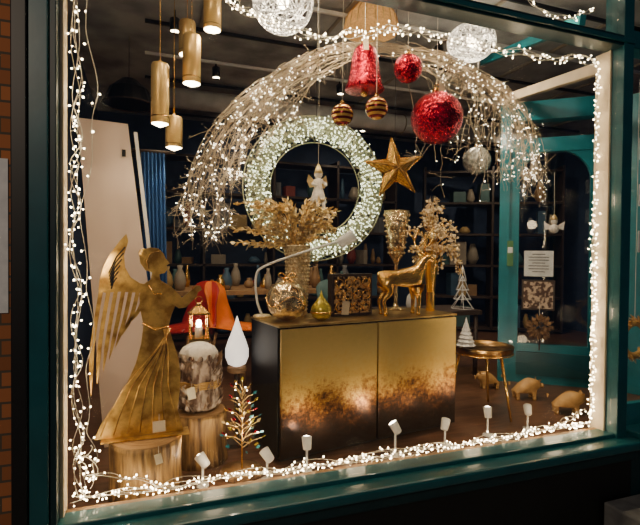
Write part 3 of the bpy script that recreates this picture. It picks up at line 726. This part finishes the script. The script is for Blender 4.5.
def shelf(loc,W_,rz=0,seed=9):
    random.seed(seed); sh=empty('shelf_unit',loc,rz); B=MB(); nb=max(2,int(W_/.9)); xs=[-W_/2+W_*i/nb for i in range(nb+1)]
    for k in range(6): B.box((0,0,.05+k*.45),(W_,.35,.03),DARKW)
    for x in xs: B.box((x,0,1.2),(.03,.35,2.35),DARKW)
    B.obj('carcass',parent=sh); B=MB()
    for k in range(5):
        x=-W_/2+.08
        while x<W_/2-.1:
            w=rnd(.06,.24); h=rnd(.08,.34); m=random.choice(STK)
            if min(abs(x+w/2-q) for q in xs)>w/2+.03 and rnd(0,1)<.85:
                if rnd(0,1)<.4: B.box((x+w/2,rnd(-.04,.02),.066+k*.45+h/2),(w,.2,h),m,Matrix.Rotation(rnd(-.3,.3),3,'Z'))
                else: B.lathe([(w*.2,0),(w*.42,h*.3),(w*.3,h*.7),(w*.15,h)],(x+w/2,rnd(-.04,.03),.066+k*.45),m,12)
            x+=w+rnd(.0,.05)
    B.obj('stock',parent=sh)
shelf((1.6,6.3,F),3.6)
shelf((4.75,5.75,F),1.9,math.radians(-28),4)
B=MB()
for i in range(7): B.box((0,i*.6,0),(5.6,.02,.025),WHITEG if i%2 else BLACKM)
for i in range(6): B.box((-2.4+i*.95,1.7,.03),(.02,3.6,.02),STK[5])
B.obj('ceiling_track_rails',(2.8,2.6,3.26))
B=MB(); B.cyl((0,0,0),(4.6,0,0),.10,WHITEG,20)
for i in range(6): B.tube([(i*.9,.104*math.cos(a),.104*math.sin(a)) for a in [k*math.pi/10 for k in range(20)]],.008,STK[5],5,closed=True)
B.obj('ceiling_duct',(.2,5.1,3.12))
tl=empty('added_track_spots',(0,0,3.24)); B=MB()  # ceiling spots added to brighten the shop interior and the door
for x,y in ((.6,4.4),(1.8,4.4),(3.2,4.6),(1.2,5.6),(2.6,5.6),(.2,3.6),(2.2,3.3),(4.4,4.7)):
    B.cyl((x,y,.04),(x,y,-.06),.008,BLACKM,6); B.cyl((x,y,-.03),(x,y-.02,-.12),.035,BLACKM,14); B.lathe([(.03,0),(.001,-.001)],(x,y-.021,-.122),LAMPD,12)
    l=light('SPOT','track_fill',(x,y-.02,-.14),40,(1,.80,.56),tl,shadow_soft_size=.04,spot_size=2.2,spot_blend=.9)
    if (x,y)==(2.2,3.3): aim(l,Vector((3.3,3.1,1.6))-Vector((x,y,3.1))); l.data.energy=70
    if y>5: aim(l,(.0,.5,-.8)); l.data.energy=17
    if x>4: aim(l,(.3,.9,-1.2)); l.data.energy=45
B.obj('added_fittings',parent=tl)
hl=empty('added_downlights',(0,0,3.25)); B=MB()  # lamps added above the window to brighten the display
for x,tg,en in ((.35,(-.1,2.6,1.0),30),(1.0,(1.0,2.7,1.2),42),(1.7,(1.6,2.7,1.2),42),(2.3,(2.5,3.0,1.0),36)):
    B.cyl((x,2.2,.05),(x,2.2,-.08),.035,BLACKM,14); B.lathe([(.03,0),(.001,-.001)],(x,2.2,-.082),LAMPD,12)
    l=light('SPOT','display_fill',(x,2.2,-.1),en,(1,.76,.46),hl,shadow_soft_size=.04,spot_size=1.5,spot_blend=.9); aim(l,Vector(tg)-Vector((x,2.2,3.15)))
B.obj('added_fittings',parent=hl)

B=MB(); random.seed(2)
for i in range(200):
    a=rnd(0,6.28); c=Vector((.11*math.cos(a),rnd(-.02,.02),.11*math.sin(a)+rnd(-.02,.02))); B.leaf(c,(math.cos(a+1.2)+rnd(-.4,.4),rnd(-.5,.5),math.sin(a+1.2)+rnd(-.4,.4)),.07,.007,STRAW)
B.tube([(.11*math.cos(a*.3),0,.11*math.sin(a*.3)) for a in range(21)],.02,STRAW,8,closed=True); B.cyl((0,0,.11),(0,0,1.76),.002,WIRE,4)
B.obj('straw_wreath',(3.13,2.32,.99))
B=MB()
for k in range(3): B.box((0,0,.7-k*.3),(.1,.004,.14),PAPER); 
B.cyl((0,.004,1.2),(0,.004,.0),.0015,WIRE,4); B.obj('hanging_card_garland',(3.06,2.22,1.55))

# ------------------------------------------------------------ added street fill, world, camera
sl=light('AREA','street_fill',(-2.5,-3.5,4.5),125,(1,.80,.60),None,size=.5); aim(sl,(2.5,5.5,-3.2))  # unseen fill light added to bring out the brick and frame
w=bpy.data.worlds.new('night'); bpy.context.scene.world=w; w.use_nodes=True
w.node_tree.nodes['Background'].inputs[0].default_value=(.018,.024,.04,1); w.node_tree.nodes['Background'].inputs[1].default_value=1.0
cam=bpy.data.cameras.new('camera'); co=bpy.data.objects.new('camera',cam); SC.objects.link(co)
cam.lens=27; cam.sensor_width=36; cam.clip_start=.05
R=Matrix.Rotation(math.radians(-20.1),4,'Z')@Matrix.Rotation(math.radians(89.0),4,'X')@Matrix.Rotation(math.radians(.5),4,'Z')
co.matrix_world=Matrix.Translation((0,0,1.55))@R
bpy.context.scene.camera=co
